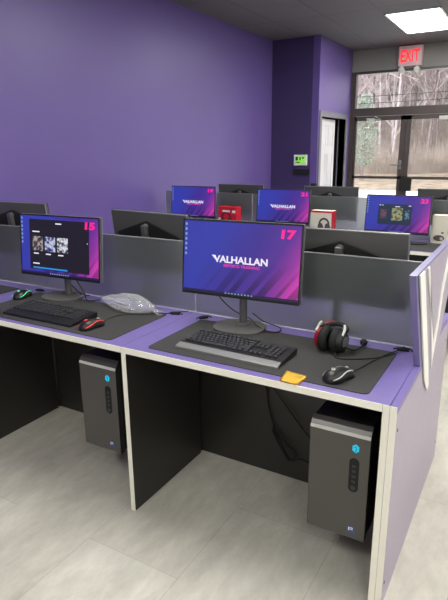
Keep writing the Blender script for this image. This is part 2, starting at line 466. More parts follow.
GR = {1: 'desks in the front double row', 2: 'desks in the second double row'}
desk_bays = [0, -(W+LT), -2*(W+LT)]
fl = ['purple desk in the foreground with monitor 17 and the orange note', 'purple desk at left with monitor 15 and a clear bag', 'purple desk cut off by the left picture edge']
for i, x in enumerate(desk_bays):
    t = thing('desk', fl[i], 'desk', (x, 0, 0), group=GR[1]); desk_parts(t, rightleg=(i == 0))
bl = ['desk hidden behind the screen of desk 17, facing away', 'desk hidden behind the screen of desk 15, facing away', 'desk facing away behind the leftmost privacy screen']
for i, x in enumerate(desk_bays):
    t = thing('desk', bl[i], 'desk', (x+W, 2*HALF, 0), PI, group=GR[1]); desk_parts(t, rear=True)
R2 = 2.585
rl = ['far desk under monitor 23 and a white headset box', 'far desk under monitor 21', 'far desk under monitor 19 and a red headset box']
for i, x in enumerate(desk_bays):
    t = thing('desk', rl[i], 'desk', (x+.0, R2, 0), group=GR[2]); desk_parts(t, rightleg=(i == 0))
rb = ['farthest desk, behind monitor 23, facing the entrance', 'farthest desk, behind monitor 21, facing the entrance', 'farthest desk, behind monitor 19, facing the entrance']
for i, x in enumerate(desk_bays):
    t = thing('desk', rb[i], 'desk', (x+W, R2+2*HALF, 0), PI, group=GR[2]); desk_parts(t, rear=True)

# end panel closing each double row
for y0, lab in ((0, 'lavender end panel of the front desk row at right'), (R2, 'lavender end panel of the far desk row')):
    t = thing('desk_end_board', lab, 'board', (W+LT, y0, 0))
    pn = obj('panel', B(.0006, .021, .002, 2*HALF, 0, H-TT-.001), M['sidepanel'], t)
    obj('edge_band', B(.0006, .021, -.001, .002, 0, H-.001), M['band'], t)
    obj('panel_top', B(.0006, .0215, .002, 2*HALF, H-TT-.001, H, bev=.0008, seg=1), M['desk'], t)
    for (yy, zz) in ((.03, .66), (.03, .09), (1.03, .63), (1.03, .1), (.55, .63)):
        obj('screw_cap', T([(.0205, yy, zz), (.0222, yy, zz)], .006, n=10), M['black'], t)

# privacy screens
SH = .334
def privacy_screen(x0, x1, y, label, grp):
    t = thing('privacy_screen', label, 'screen', (x0, y, H-.05), group=grp)
    w = x1-x0
    obj('acrylic_sheet', B(.003, w-.003, -.007, .007, 0, SH+.05, bev=.001, seg=1), M['frost'], t)
    obj('edge_trim', B(.003, w-.003, -.0075, .0075, SH+.0505, SH+.0525), M['edge_glint'], t)
    obj('edge_trim', B(0, .0025, -.0075, .0075, .05, SH+.05), M['edgeglow'], t)
    obj('edge_glow_strip', B(.003, w-.003, -.0115, -.0075, .0505, .0545), M['edgeglow'], t)  # white strip paints the bright edge glow along the desktop
pn = [('frosted screen behind the black headset on the nearest desk', 'front'), ('frosted screen behind monitor 15 and the clear bag', 'front'), ('frosted screen at the left picture edge', 'front')]
for i, x in enumerate(desk_bays):
    privacy_screen(x-LT/2, x+W+(-.005 if i == 0 else LT/2), HALF, pn[i][0], 'frosted privacy screens of the front row')
pn = ['far frosted screen behind the white headset boxes', 'far frosted screen between the red box and monitor 21', 'far frosted screen closest to the long purple wall']
for i, x in enumerate(desk_bays):
    privacy_screen(x-LT/2, x+W+LT/2, R2+HALF, pn[i], 'frosted privacy screens of the far row')

# V-shaped end screen standing on the right edge of the front row
t = thing('end_screen', 'lavender end screen with white V mark on the right desk edge', 'screen', (0, 0, 0))
prism_pts = [(.12, 1.125), (1.12, 1.125), (.80, H+.0005), (.35, H+.0005)]
obj('sheet', prism(bmesh.new(), prism_pts, 'x', 1.0215, 1.0425), M['endscreen'], t)
bm = bmesh.new()
prism(bm, [(.15, 1.12), (.225, 1.12), (.50, .70), (.555, .60), (.53, .585), (.44, .665)], 'x', 1.0455, 1.050)
obj('white_mark', bm, M['white'], t)
bm = bmesh.new()
prism(bm, [(.285, 1.118), (.315, 1.118), (.52, .79), (.572, .70), (.585, .66), (.60, .70), (.66, .80), (.70, .93), (.86, 1.12), (.80, 1.12), (.655, .95), (.625, .83), (.575, .76), (.545, .80)], 'x', 1.0455, 1.050)
obj('white_mark', bm, M['white'], t)
bm = bmesh.new(); prism(bm, [(.16, 1.12), (1.1, 1.12), (.80, .76), (.60, .60), (.56, .585), (.45, .67), (.35, .80)], 'x', 1.0432, 1.0452)
obj('outer_sheet', bm, M['sidepanel'], t)

# ------------------------------------------------------------------ monitors
def screen_extras(sc, num):
    text('screen_number', num, .064, .038, M['pinktext'], sc, (.212, -.0022, .118), off=.05, shear=.05)

def valhallan(sc):
    text('logo_lettering', 'VALHALLAN', .245, .030, M['whitetext'], sc, (.005, -.0022, .0), off=.03)
    bm = bmesh.new(); prism(bm, [(-.128, .015), (-.114, .015), (-.096, -.012), (-.102, -.012)], 'y', -.0026, -.002)
    obj('logo_mark', bm, M['whitetext'], sc)
    text('logo_tagline', 'ESPORTS TRAINING', .165, .012, M['magtext'], sc, (.012, -.0022, -.026), off=.02)

def monitor():
    t = thing('monitor', '', 'monitor')
    b = obj('stand_base', prism(bmesh.new(), rrect(-.112, .112, -.1, .09, .085, 12), 'z', 0, .010), M['base'], t)
    bm = T([(0, .035, .009), (0, .035, .30)], .017, n=20); box(bm, -.03, .03, .01, .06, .009, .016, bev=.004)
    obj('stand_column', bm, M['steel'], t)
    # panel group is tilted, built in local coordinates then tilted by rotation
    tilt = -.10
    z0, y0 = .296, .0
    def P(name, bm, m, parent=t, **k):
        return obj(name, bm, m, parent, loc=(0, y0, z0), rot=(tilt, 0, 0), **k)
    bm = bmesh.new(); box(bm, -.27, .27, -.006, .014, -.161, .161, bev=.004)
    box(bm, -.235, .235, .012, .022, -.13, .0, bev=.004)
    h = P('housing', bm, M['housing'])
    bm = bmesh.new(); prism(bm, [(0, .118), (.22, .048), (.235, -.125), (-.235, -.125), (-.22, .048)], 'y', .0225, .030)
    P('rear_cover', bm, M['reardark'])
    bm = bmesh.new(); box(bm, -.2705, .2705, .0115, .0155, .158, .1625); box(bm, -.2705, -.2665, .0115, .0155, -.16, .16); box(bm, .2665, .2705, .0115, .0155, -.16, .16)
    P('edge_glint', bm, M['edge_glint'])  # paler strip imitates the housing edges reflecting light
    bm = bmesh.new(); tube(bm, [(0, .022, .088), (0, .046, .088)], .018, n=18); box(bm, -.016, .016, .03, .056, -.05, .10, bev=.004)
    P('hinge', bm, M['steel'])
    bm = bmesh.new(); box(bm, -.27, .27, -.0095, -.005, -.161, -.147, bev=.001); P('chin', bm, M['black'])
    bm = bmesh.new()
    box(bm, -.27, .27, -.0085, -.0055, .154, .161); box(bm, -.27, -.264, -.0085, -.0055, -.148, .155); box(bm, .264, .27, -.0085, -.0055, -.148, .155)
    P('bezel', bm, M['black'])
    sc = P('display', B(-.2645, .2645, -.0075, -.0058, -.1475, .1545), M['screen'])
    sc_kids = bmesh.new()
    for k in range(7): box(sc_kids, -.2585, -.250, -.0088, -.0076, .140-.021*k-.006, .140-.021*k+.004)
    ic = obj('desktop_icons', sc_kids, M['icon'], sc)
    bm = bmesh.new(); box(bm, -.2645, .2645, -.0086, -.0077, -.1475, -.138)
    tb = obj('taskbar', bm, M['taskbar'], sc)
    bm = bmesh.new()
    for k in range(9): box(bm, -.06+.015*k, -.053+.015*k, -.0094, -.0087, -.1455, -.1405)
    obj('taskbar_icons', bm, M['icon'], sc)
    return t
proto = monitor()
for ch in kids(proto):
    if ch.name.startswith('display'): SC = ch
TEMPLATE_SKIP = ()

def place(o, x, y, z, rz, label, group, s=1.):
    o.location = (x, y, z); o.rotation_euler = (0, 0, rz); o['label'] = label; o['group'] = group
    if s != 1.: o.scale = (s, s, s)
    return o
def disp(o):
    return [c for c in kids(o) if c.name.split('.')[0] == 'display'][0]
def shift(o, dy=-.008):
    o.location.y = dy; return o

G1 = 'monitors facing the camera'
G2 = 'monitors seen from behind'
def fix(sc):
    # lettering sits just in front of the display face
    for c in kids(sc):
        n = c.name.split('.')[0]
        if n == 'screen_number': c.location.y = -.0104
        if n in ('logo_lettering', 'logo_tagline'): c.location.y = -.0082
        if n == 'logo_mark': c.location.y = -.0065

mons = []
specs = [
    ('17', .287, .418, H+.003, .06, 'large lit monitor numbered 17 on the nearest desk', 1.),
    ('15', -.772, .425, H+.003, .045, 'lit monitor numbered 15 showing a dark window, at left', 1.),
    ('19', -1.655, 3.03, H+.003, .02, 'far lit monitor numbered 19 beside the red headset box', .95),
    ('21', -.675, 3.03, H+.003, .037, 'far lit monitor numbered 21 in the middle', .95),
    ('23', .372, 2.93, H+.003, -.03, 'far lit monitor numbered 23 showing a game window', .95)]
m15 = m23 = None
for i, (num, x, y, z, rz, lab, s) in enumerate(specs):
    o = proto if i == 0 else copy_tree(proto, skip=('screen_number', 'logo_lettering', 'logo_tagline', 'logo_mark', 'power_cable', 'app_window'))
    place(o, x, y, z, rz, lab, G1, s)
    sc = disp(o)
    screen_extras(sc, num)
    if num in ('17', '19', '21'): valhallan(sc)
    fix(sc); mons.append(o)
    if num == '15': m15 = sc
    if num == '23': m23 = sc
# app windows
def app(sc, x0, x1, z0, z1, m):
    return obj('app_window', B(x0, x1, -.0096, -.0088, z0, z1), m, sc)
a = app(m15, -.20, .205, -.125, .136, M['darkwin'])
for k, (x, sd, c1, c2) in enumerate(((-.178, 1, (60, 55, 60), (170, 160, 155)), (-.092, 5, (30, 45, 110), (190, 195, 220)), (-.006, 9, (50, 50, 60), (215, 218, 228)))):
    obj('thumbnail', B(x, x+.072, -.0104, -.0097, -.028, .048), thumb_mat(sd, c1, c2), a)
for x, w, z in ((-.178, .05, .072), (-.015, .04, .118), (-.172, .035, -.042), (-.086, .035, -.042), (.0, .035, -.042), (-.178, .045, -.095), (.193, .004, .03)):
    obj('text_line', B(x, x+w, -.0104, -.0097, z-.003, z+.003), M['whitetext'], a)
obj('progress_bar', B(-.178, .06, -.0104, -.0097, -.121, -.113), M['bluebar'], a)
a = app(m23, -.16, .12, -.085, .085, M['tealwin'])
obj('game_picture', B(-.045, .045, -.0104, -.0097, -.05, .055), thumb_mat(3, (40, 62, 56), (150, 150, 110)), a)
obj('game_picture', B(-.14, -.09, -.0104, -.0097, -.035, .04), thumb_mat(11, (50, 56, 76), (110, 70, 80)), a)
obj('game_picture', B(.065, .10, -.0104, -.0097, -.035, .04), thumb_mat(12, (40, 56, 76), (100, 130, 150)), a)
for x, w, z in ((-.02, .04, .066), (-.155, .015, .075), (-.13, .01, .075), (.09, .02, .075)): obj('text_line', B(x, x+w, -.0104, -.0097, z-.003, z+.003), M['whitetext'], a)

SK = ('screen_number', 'logo_lettering', 'logo_tagline', 'logo_mark', 'app_window', 'power_cable')
backs = [
    (.648, .655, PI+.01, 'dark monitor seen from behind, just right of monitor 17', 1.),
    (-.385, .70, PI-.12, 'dark monitor seen from behind, between monitors 15 and 17', 1.),
    (-1.36, .66, PI+.03, 'dark monitor seen from behind at the left picture edge', 1.),
    (-1.26, R2+.74, PI, 'far monitor from behind, over the red headset box', .95),
    (-.32, R2+.74, PI+.02, 'far monitor from behind, over the white and red box', .95),
    (.70, R2+.76, PI, 'far monitor from behind at the right picture edge', .95)]
for x, y, rz, lab, s in backs:
    o = copy_tree(proto, skip=SK); place(o, x, y, H+.003, rz, lab, G2, s); mons.append(o)
# heights of the turned-away monitors
for o, dz in zip(mons[1:], (-.03, -.042, -.048, -.062, -.038, -.018, .0, -.03, -.03, -.03)):
    for c in kids(o):
        if c.name.split('.')[0] not in ('stand_base', 'stand_column'): c.location.z += dz
# maker's squiggle on the nearest turned-away monitor
hs = [c for c in kids(mons[5]) if c.name.split('.')[0] == 'housing'][0]
bm = T(smoothpath([(.262, .0148, .13), (.245, .0148, .142), (.236, .0148, .132), (.25, .0148, .125), (.238, .0148, .115), (.258, .0148, .108)]), .003, n=6)
tube(bm, smoothpath([(.225, .0148, .142), (.205, .0148, .14), (.222, .0148, .118)]), .003, n=6)
obj('emblem', bm, M['black'], hs)

# monitor cables of 17 and 15
def cable(name, pts, r, m, parent=None, n=8):
    return obj(name, T(smoothpath(pts, 8), r, n=6), m, parent, smooth=True)
def local(o, pts):
    mi = Matrix.LocRotScale(o.location, o.rotation_euler, o.scale).inverted()
    return [mi @ Vector(p) for p in pts]
cable('power_cable', local(mons[0], [(.14, .45, .96), (.15, .46, .88), (.22, .475, .81), (.30, .49, .775), (.36, .44, .766), (.42, .42, .758), (.46, .44, .757), (.44, .49, .758), (.36, .50, .77), (.32, .47, .81)]), .0028, M['black'], mons[0])
cable('power_cable', local(mons[1], [(-.88, .45, .95), (-.84, .46, .87), (-.76, .48, .80), (-.70, .48, .764), (-.66, .50, .757)]), .0028, M['black'], mons[1])
cable('power_cable', local(mons[1], [(-.76, .455, .92), (-.70, .45, .85), (-.64, .44, .79), (-.60, .42, .758), (-.55, .46, .757)]), .0028, M['black'], mons[1])

# webcam on the far monitor
wc = obj('webcam', B(-.52, -.47, R2+.72, R2+.76, 1.148, 1.185, bev=.008), M['softblack'])
tag(wc, 'small black camera on top of a far turned-away monitor', 'webcam')

# ------------------------------------------------------------------ desk mats
def desk_mat(x0, x1, y0, y1, z, label, grp=None):
    o = obj('desk_mat', prism(bmesh.new(), rrect(x0, x1, y0, y1, .022), 'z', z+.0004, z+.0030), M['mat'])
    return tag(o, label, 'desk mat', 'black desk mats')
desk_mat(.075, .945, .038, .443, H, 'black desk mat under the nearest keyboard and monitor 17')
desk_mat(-.975, -.105, .030, .435, H, 'black desk mat beneath the clear bag and monitor 15')
desk_mat(-2.0, -1.13, .035, .44, H, 'black desk mat cut off at the left picture edge')
desk_mat(.10, .97, R2+.03, R2+.435, H, 'black desk mat on the far desk below monitor 23')
desk_mat(-.95, -.08, R2+.03, R2+.435, H, 'black desk mat on the far desk below monitor 21')

# ------------------------------------------------------------------ keyboards
def keyboard(label, loc, rz, bar):
    t = thing('keyboard', label, 'keyboard', loc, rz, group='black keyboards')
    bm = bmesh.new(); prism(bm, [(-.095, .001), (.075, .001), (.075, .024), (-.062, .014), (-.095, .008)], 'x', -.218, .218)
    obj('keyboard_body', bm, M['black'], t)
    bm = bmesh.new(); prism(bm, [(-.096, .0085), (-.093, .0105), (-.064, .0165), (-.064, .0145), (-.095, .001), (-.097, .001)], 'x', -.219, .219)
    obj('front_bar', bm, bar, t)
    p = .0185
    cache = {}
    def key(cx, row, w, hrow=1.):
        y = .062-row*p - (0 if row == 0 else .004); z = .014+(y+.062)/.137*.010
        k = (round(w, 3), hrow)
        if k not in cache:
            bm = bmesh.new(); a = w*p/2-.0012; bb = hrow*p/2-.0012
            r = bmesh.ops.create_cube(bm, size=1)
            for v in r['verts']:
                s = 1. if v.co.z < 0 else .82
                v.co = Vector((v.co.x*2*a*s if w < 1.6 else v.co.x*2*(a-(0 if v.co.z < 0 else .002)), v.co.y*2*bb*s, .008 if v.co.z > 0 else 0))
            me = bpy.data.meshes.new('key'); bm.to_mesh(me); bm.free(); me.materials.append(M['keycap']); cache[k] = me
        o = bpy.data.objects.new('key', cache[k]); COL.objects.link(o); o.parent = t
        o.location = (-.2085+cx*p, y-(0 if hrow == 1 else p/2), z); o.rotation_euler = (.07, 0, 0)
    for c in (0.5, 2.5, 3.5, 4.5, 5.5, 7, 8, 9, 10, 11.5, 12.5, 13.5, 14.5): key(c, 0, 1)
    for i in range(13): key(i+.5, 1, 1)
    key(14, 1, 2)
    key(.75, 2, 1.5)
    for i in range(12): key(i+2, 2, 1)
    key(14.25, 2, 1.5)
    key(.875, 3, 1.75)
    for i in range(11): key(i+2.25, 3, 1)
    key(13.875, 3, 2.25)
    key(1.125, 4, 2.25)
    for i in range(10): key(i+2.75, 4, 1)
    key(13.625, 4, 2.75)
    for c, w in ((.625, 1.25), (1.875, 1.25), (3.125, 1.25), (6.875, 6.25), (10.625, 1.25), (11.875, 1.25), (13.125, 1.25), (14.375, 1.25)): key(c, 5, w)
    for r_, cs in ((1, (15.7, 16.7, 17.7)), (2, (15.7, 16.7, 17.7)), (4, (16.7,)), (5, (15.7, 16.7, 17.7))):
        for c in cs: key(c, r_, 1)
    for r_ in (1, 2, 3, 4, 5):
        for c in (19.1, 20.1, 21.1): key(c, r_, 1)
    return t
keyboard('black full-size keyboard with silver front bar near the orange note', (.400, .180, H+.003), -.02, M['silver'])
keyboard('black keyboard beside the red-lit mouse in front of monitor 15', (-.585, .165, H+.003), .01, M['black'])

# ------------------------------------------------------------------ mice
def mouse(label, loc, rz, strip, cpts=None):
    t = thing('mouse', label, 'mouse', loc, rz, group='computer mice')
    L_ = .125; n = 22; k = 14
    def prof(u):   # u -1 back .. 1 front
        h = .040*math.sqrt(max(0, 1-((u+.25)/1.27)**2))**.9 if u > -.25 else .040*math.sqrt(max(0, 1-((u+.25)/.76)**2))
        w = .034*(1-abs(u)**3.5)**.5*(1-.13*math.exp(-((u-.15)/.35)**2))
        return max(h, .004), max(w, .004)
    bm = bmesh.new(); rings = []
    for i in range(n+1):
        u = -1+2*i/n; u = math.sin(u*PI/2)*.995; h, w = prof(u)
        rings.append([bm.verts.new((w*math.cos(PI*j/k)*(1+.12*math.sin(PI*j/k)), u*L_/2, h*max(0, math.sin(PI*j/k))**.75)) for j in range(k+1)])
    for i in range(n):
        for j in range(k): bm.faces.new((rings[i][j], rings[i][j+1], rings[i+1][j+1], rings[i+1][j]))
        bm.faces.new((rings[i][k], rings[i][0], rings[i+1][0], rings[i+1][k]))
    bm.faces.new(rings[0]); bm.faces.new(rings[-1][::-1])
    bmesh.ops.recalc_face_normals(bm, faces=bm.faces)
    obj('mouse_body', bm, M['black'], t, smooth=True)
    for s in (-1, 1):
        pts = []
        for i in range(2, n-1):
            u = -1+2*i/n; h, w = prof(u); a = math.radians(38+14*math.sin(u*2.2))
            pts.append((s*w*math.cos(a)*(1+.12*math.sin(a)), u*L_/2, h*math.sin(a)**.75+.0004))
        obj('light_strip', T(smoothpath(pts, 2), 0.0022, n=6), strip, t, smooth=True)
    bm = bmesh.new(); r = bmesh.ops.create_cone(bm, cap_ends=True, segments=18, radius1=.009, radius2=.009, depth=.006, matrix=Matrix.Translation((0, .036, .026)) @ Matrix.Rotation(PI/2, 4, 'Y'))
    obj('scroll_wheel', bm, M['palegrey'], t)
    obj('button_seam', T([(0, .02, .0375), (0, .035, .034), (0, .058, .018)], .0009, n=6), M['silver'], t)
    bm = T(smoothpath([(-.008, -.028, .0408), (0, -.022, .0412), (.006, -.03, .0408), (-.002, -.036, .0396)], 4), .0017, n=6)
    obj('emblem', bm, strip, t)
    if cpts:
        cable('mouse_cable', local(t, cpts), .0018, M['softblack'], t)
    return t
mouse('black mouse with pale edge lines beside the orange note', (.826, .112, H+.003), -.42, M['palegrey'],
      [(.853, .17, .760), (.865, .22, .757), (.885, .30, .756), (.92, .41, .757), (.945, .455, .757), (.955, .50, .757), (.95, .524, .7515)])
mouse('black mouse with red-lit edges in front of the clear bag', (-.285, .118, H+.003), -.15, M['redglow'],
      [(-.277, .18, .758), (-.30, .25, .756), (-.27, .33, .756), (-.12, .42, .757), (-.06, .49, .757), (-.05, .524, .7515)])
mouse('mouse with green-lit edges left of monitor 15', (-.965, .318, H+.003), .25, M['greenglow'])

# cable clips / hooks resting at the back of the desks
def clip(x, y, label, rz=0):
    t = thing('cable_clip', label, 'cable clip', (x, y, H), rz, group='black cable clips on the desktops')
    obj('clip_body', B(-.022, .022, -.008, .008, .0004, .010, bev=.003), M['softblack'], t)
    obj('clip_arm', T(smoothpath([(-.034, .006, .003), (-.015, 0, .011), (.02, 0, .011), (.036, -.006, .003)]), .0028, n=6), M['softblack'], t)
clip(.957, .478, 'black cable clip near the right end of the nearest desk', .2)
clip(-.075, .452, 'black cable clip beside the clear bag', .3)
clip(.075, .462, 'black cable clip at the back left corner of the nearest mat', .9)
clip(-.99, .455, 'black cable clip behind the green-lit mouse', .2)

# ------------------------------------------------------------------ sticky note
bm = bmesh.new(); n = 10
P00, P01, P11, P10 = Vector((.661, .0, 0)), Vector((.653, .078, 0)), Vector((.731, .074, 0)), Vector((.729, -.004, 0))
g = []
for i in range(n+1):
    row = []
    for j in range(n+1):
        u, v = i/n, j/n
        p = P00*(1-u)*(1-v)+P10*u*(1-v)+P11*u*v+P01*(1-u)*v
        z = H+.0045+.004*max(0, u-.5)**1.5*(1-v)+.010*v**2*(1-u)*.5+.0005*math.sin(u*6+v*3)
        if p.y < .006 and u < .25: z += -.0
        row.append(bm.verts.new((p.x, p.y, z)))
    g.append(row)
for i in range(n):
    for j in range(n): bm.faces.new((g[i][j], g[i+1][j], g[i+1][j+1], g[i][j+1]))
r = bmesh.ops.solidify(bm, geom=bm.faces[:], thickness=.0004)
o = obj('sticky_note', bm, M['note'], smooth=True); tag(o, 'orange-yellow sticky note on the front edge of the nearest desk', 'sticky note')

# ------------------------------------------------------------------ headset
t = thing('headset', 'black and red headset with boom microphone lying on the nearest desk', 'headset', (.718, .345, H+.003), -.12)
for s in (-1, 1):
    cx = s*.034
    cup = obj('ear_cup', T([(cx+s*.004, 0, .044), (cx+s*.016, 0, .044), (cx+s*.022, 0, .044)], .043, n=28, r1=.034), M['red'] if s < 0 else M['black'], t)
    bm = bmesh.new(); pts = [(cx-s*.011, .031*math.cos(a), .045+.034*math.sin(a)) for a in [2*PI*i/24 for i in range(24)]]
    tube(bm, pts, .0168, n=10, closed=True)
    obj('ear_cushion', bm, M['softblack'], t, smooth=True)
    obj('cup_plate', T([(cx+s*.0222, 0, .044), (cx+s*.0245, 0, .044)], .022, n=20), M['silver'], t)
    obj('yoke', T(smoothpath([(cx+s*.02, -.02, .075), (cx+s*.018, .0, .094), (cx+s*.012, .012, .106)]), .005, n=8), M['palegrey'], t)
bm = bmesh.new(); R_ = .048; secs = []
for i in range(25):
    a = PI*i/24
    x = R_*math.cos(a)*1.02; up = math.sin(a)
    c = Vector((x, .012+.060*up, .080+.006*up)); secs.append(c)
for i, c in enumerate(secs): pass
tube(bm, secs, .009, n=10)
obj('headband', bm, M['softblack'], t, smooth=True)
bm = bmesh.new(); tube(bm, [c+Vector((-.002, .003, .006)) for c in secs[15:23]], .006, n=8); obj('headband_trim', bm, M['red'], t, smooth=True)
mic = cable('boom_microphone', [(.062, -.012, .030), (.085, .02, .014), (.09, .07, .012), (.085, .105, .016)], .0028, M['softblack'], t)
bm = bmesh.new(); bmesh.ops.create_uvsphere(bm, u_segments=16, v_segments=10, radius=.0145, matrix=Matrix.Translation((.084, .112, .017)))
obj('foam_tip', bm, M['softblack'], mic, smooth=True)
o = cable('headset_cable', [(.036, -.036, .012), (.05, -.06, .003), (.09, -.05, .0025), (.16, .01, .0025), (.20, .08, .0025), (.215, .12, .003)], .002, M['softblack'], t)

# ------------------------------------------------------------------ clear plastic bag
from mathutils import noise as mn
bm = bmesh.new(); bmesh.ops.create_icosphere(bm, subdivisions=5, radius=1)
def crease(p, f, o_):
    d = mn.voronoi(p*f+Vector(o_))[0]; return d[1]-d[0]
for v in bm.verts:
    p = v.co.copy()
    tp = 1-.55*max(0, -p.x-.1)-.30*max(0, p.x-.45)
    k = 1+.16*mn.noise(p*2.1+Vector((3, 1, 2)))+.30*crease(p, 1.8, (4, 2, 7))-.12+.12*crease(p, 4.5, (1, 9, 3))
    q = Vector((p.x*.178, p.y*.068*tp*k, p.z*.046*tp*k))
    q.z = max(q.z+.026, .0006+.004*crease(p, 6, (0, 0, 0)))
    v.co = q
o = obj('plastic_bag', bm, M['bag'], smooth=False, loc=(-.335, .415, H+.0032), rot=(0, 0, -.10))
tag(o, 'crumpled clear plastic bag on the desk right of monitor 15', 'plastic bag')
bm = bmesh.new()
for i in range(5):      # gathered neck of the bag
    a = 2*PI*i/5
    tube(bm, smoothpath([(.165, .0, .020), (.185, .006*math.cos(a), .018+.006*math.sin(a)), (.205, .014*math.cos(a), .014+.010*math.sin(a)), (.222, .020*math.cos(a), .013+.010*math.sin(a))]), .005, n=5, r1=.002)
obj('bag_neck', bm, M['bag'], o)

# ------------------------------------------------------------------ computer towers
def tower(label, x, y, z, rz=0):
    t = thing('computer_tower', label, 'computer tower', (x, y, z), rz, group='computer towers hanging under the desks')
    w, h, d = .1045, .435, .39
    obj('case', B(-w+.002, w-.002, .03, d, .003, h-.003, bev=.004), M['pccase'], t)
    # front panel: rolled top edge
    prof = [(.03, .0), (.004, .0), (.0, .006), (.0, h-.034), (.004, h-.026), (.014, h-.012), (.030, h)]
    pf = obj('front_panel', prism(bmesh.new(), prof, 'x', -w, w), M['pcfront'], t)
    obj('bevel_highlight', prism(bmesh.new(), [(-.001, h-.036), (.003, h-.0255), (.0055, h-.0255), (.001, h-.037)], 'x', -w, w), M['palegrey'], t)  # pale strip paints the highlight line along the top bevel
    rec = obj('port_recess', prism(bmesh.new(), rrect(.038, .072, h-.245, h-.115, .0165, 8), 'y', -.0012, .001), M['softblack'], t)
    for k in range(4):
        obj('usb_port', B(.049, .061, -.0022, -.0011, h-.150-.0195*k, h-.141-.0195*k, bev=.0008, seg=1), M['pccase'], rec)
    obj('power_button', T([(.055, -.0011, h-.228), (.055, -.003, h-.228)], .008, n=16), M['pccase'], rec)
    hexa = [(.057+.013*math.cos(PI/6+PI/3*i), h-.078+.016*math.sin(PI/6+PI/3*i)) for i in range(6)]
    lg = obj('emblem_light', prism(bmesh.new(), hexa, 'y', -.0016, .001), M['cyan'], t)
    bm = T([(.050, -.0018, h-.074), (.057, -.0018, h-.069), (.060, -.0018, h-.08), (.056, -.0018, h-.09)], .0016, n=6)
    obj('emblem_mark', bm, mat('teal_mark', (10, 110, 150), .4), lg)
    st = obj('processor_sticker', B(.045, .069, -.0009, .001, .026, .052), M['sticker'], t)
    bm = bmesh.new(); box(bm, .048, .052, -.0014, -.0008, .035, .048); box(bm, .054, .064, -.0014, -.0008, .045, .048); box(bm, .054, .064, -.0014, -.0008, .039, .042)
    obj('sticker_print', bm, M['white'], st)
    return t
tower('dark grey computer tower under the nearest desk, cyan emblem', .850, .080, .172)
tower('dark grey computer tower under the desk with monitor 15', -.238, .080, .192)
def holder(x, z, label):
    t = thing('tower_bracket', label, 'bracket', (x, .08, 0), group='steel brackets holding the towers')
    top = z+.4385
    obj('hanger', B(-.04, .04, .12, .33, top+.002, H-TT-.0005, bev=.003), M['softblack'], t)
    for s in (-1, 1):
        obj('side_strap', B(s*.1105-.0015, s*.1105+.0015, .2, .23, z-.004, top+.004), M['softblack'], t)
    obj('cross_strap', B(-.112, .112, .2, .23, top, top+.003), M['softblack'], t)
    obj('cross_strap', B(-.112, .112, .2, .23, z-.006, z-.003), M['softblack'], t)
holder(.853, .172, 'black bracket holding the tower under the nearest desk')
holder(-.238, .192, 'black bracket holding the tower under the desk with monitor 15')

# ------------------------------------------------------------------ hanging cables under the nearest desk
o = cable('hanging_cable', [(.27, .53, .70), (.31, .53, .55), (.335, .535, .46), (.36, .538, .44), (.37, .538, .36), (.40, .538, .25), (.43, .535, .20), (.47, .53, .13), (.50, .53, .105), (.54, .53, .125), (.62, .52, .12), (.74, .46, .16)], .0035, M['softblack'])
tag(o, 'black cable hanging under the nearest desk and running to the tower', 'cable')
o = cable('hanging_cable', [(.36, .53, .71), (.365, .53, .60), (.37, .53, .50), (.42, .535, .42), (.52, .53, .31), (.60, .51, .25), (.74, .46, .22)], .0030, M['softblack'])
tag(o, 'thin black cable slanting down under the nearest desk', 'cable')
o = cable('cable_bundle', [(.40, .530, .255), (.42, .52, .225), (.455, .52, .16), (.49, .52, .115), (.515, .52, .13), (.51, .52, .165), (.47, .52, .19), (.44, .52, .205), (.46, .515, .155), (.49, .515, .11), (.47, .515, .13), (.42, .515, .21), (.40, .518, .245)], .0042, M['softblack'])
tag(o, 'knotted black cable bundle hanging under the nearest desk', 'cable')
o = cable('hanging_cable', [(.16, .53, .70), (.20, .53, .62), (.28, .53, .59), (.34, .53, .62), (.42, .53, .60), (.46, .53, .55), (.44, .53, .50), (.38, .53, .50)], .003, M['softblack'])
tag(o, 'looped black cable just below the top of the nearest desk', 'cable')

# ------------------------------------------------------------------ headset boxes on the far desks
def headpic(parent, cx, cz, s, m):
    bm = bmesh.new()
    tube(bm, [(cx+s*.5*math.cos(a), 0, cz+s*.15+s*.55*math.sin(a)) for a in [PI*i/14 for i in range(15)]], s*.10, n=6)
    for v in bm.verts: v.co.y = v.co.y*.02
    for sx in (-1, 1):
        prism(bm, [(cx+sx*s*.38+p[0], cz-s*.15+p[1]) for p in ellipse(0, 0, s*.30, s*.42, 18)], 'y', -.0015, .0)
    return obj('headset_picture', bm, m, parent, loc=(0, -.001, 0))
def hbox(label, x, y, w, h, d, rz, mfront, mside, pic, pm, sidepos=1):
    t = thing('headset_box', label, 'box', (x, y, H+.0005), rz, group='headset boxes on the far desks')
    b = obj('carton', B(-w/2, w/2, 0, d, 0, h, bev=.001, seg=1), mfront, t)
    if mside:
        obj('side_print', B(w/2*sidepos-(.0 if sidepos > 0 else .0012), w/2*sidepos+(.0012 if sidepos > 0 else 0), .001, d-.001, .002, h-.002), mside, t)
        obj('top_print', B(-w/2+.001, w/2-.001, -.0006, .003, h-.016, h+.0006), mside, t)
    p = headpic(t, *pic, pm); p.location.y = -.0006
    return t
hbox('white headset box with red side and a headset picture', -.27, 2.93, .195, .225, .10, -.06, M['card'], M['redcard'], (.03, .10, .085), M['greycard'])
b = hbox('red headset box between monitors 19 and 21', -1.23, 2.97, .20, .215, .10, .0, M['redcard'], M['card'], (-.01, .09, .10), mat('dark_red_print', (110, 16, 34), .5), -1)
for c in kids(b):
    if c.name.startswith('top_print'): bpy.data.objects.remove(c)
obj('white_print', B(-.1, -.055, -.0016, .0, .0, .11), M['card'], b); obj('white_print', B(-.05, .03, -.0016, .0, .165, .185), M['card'], b)
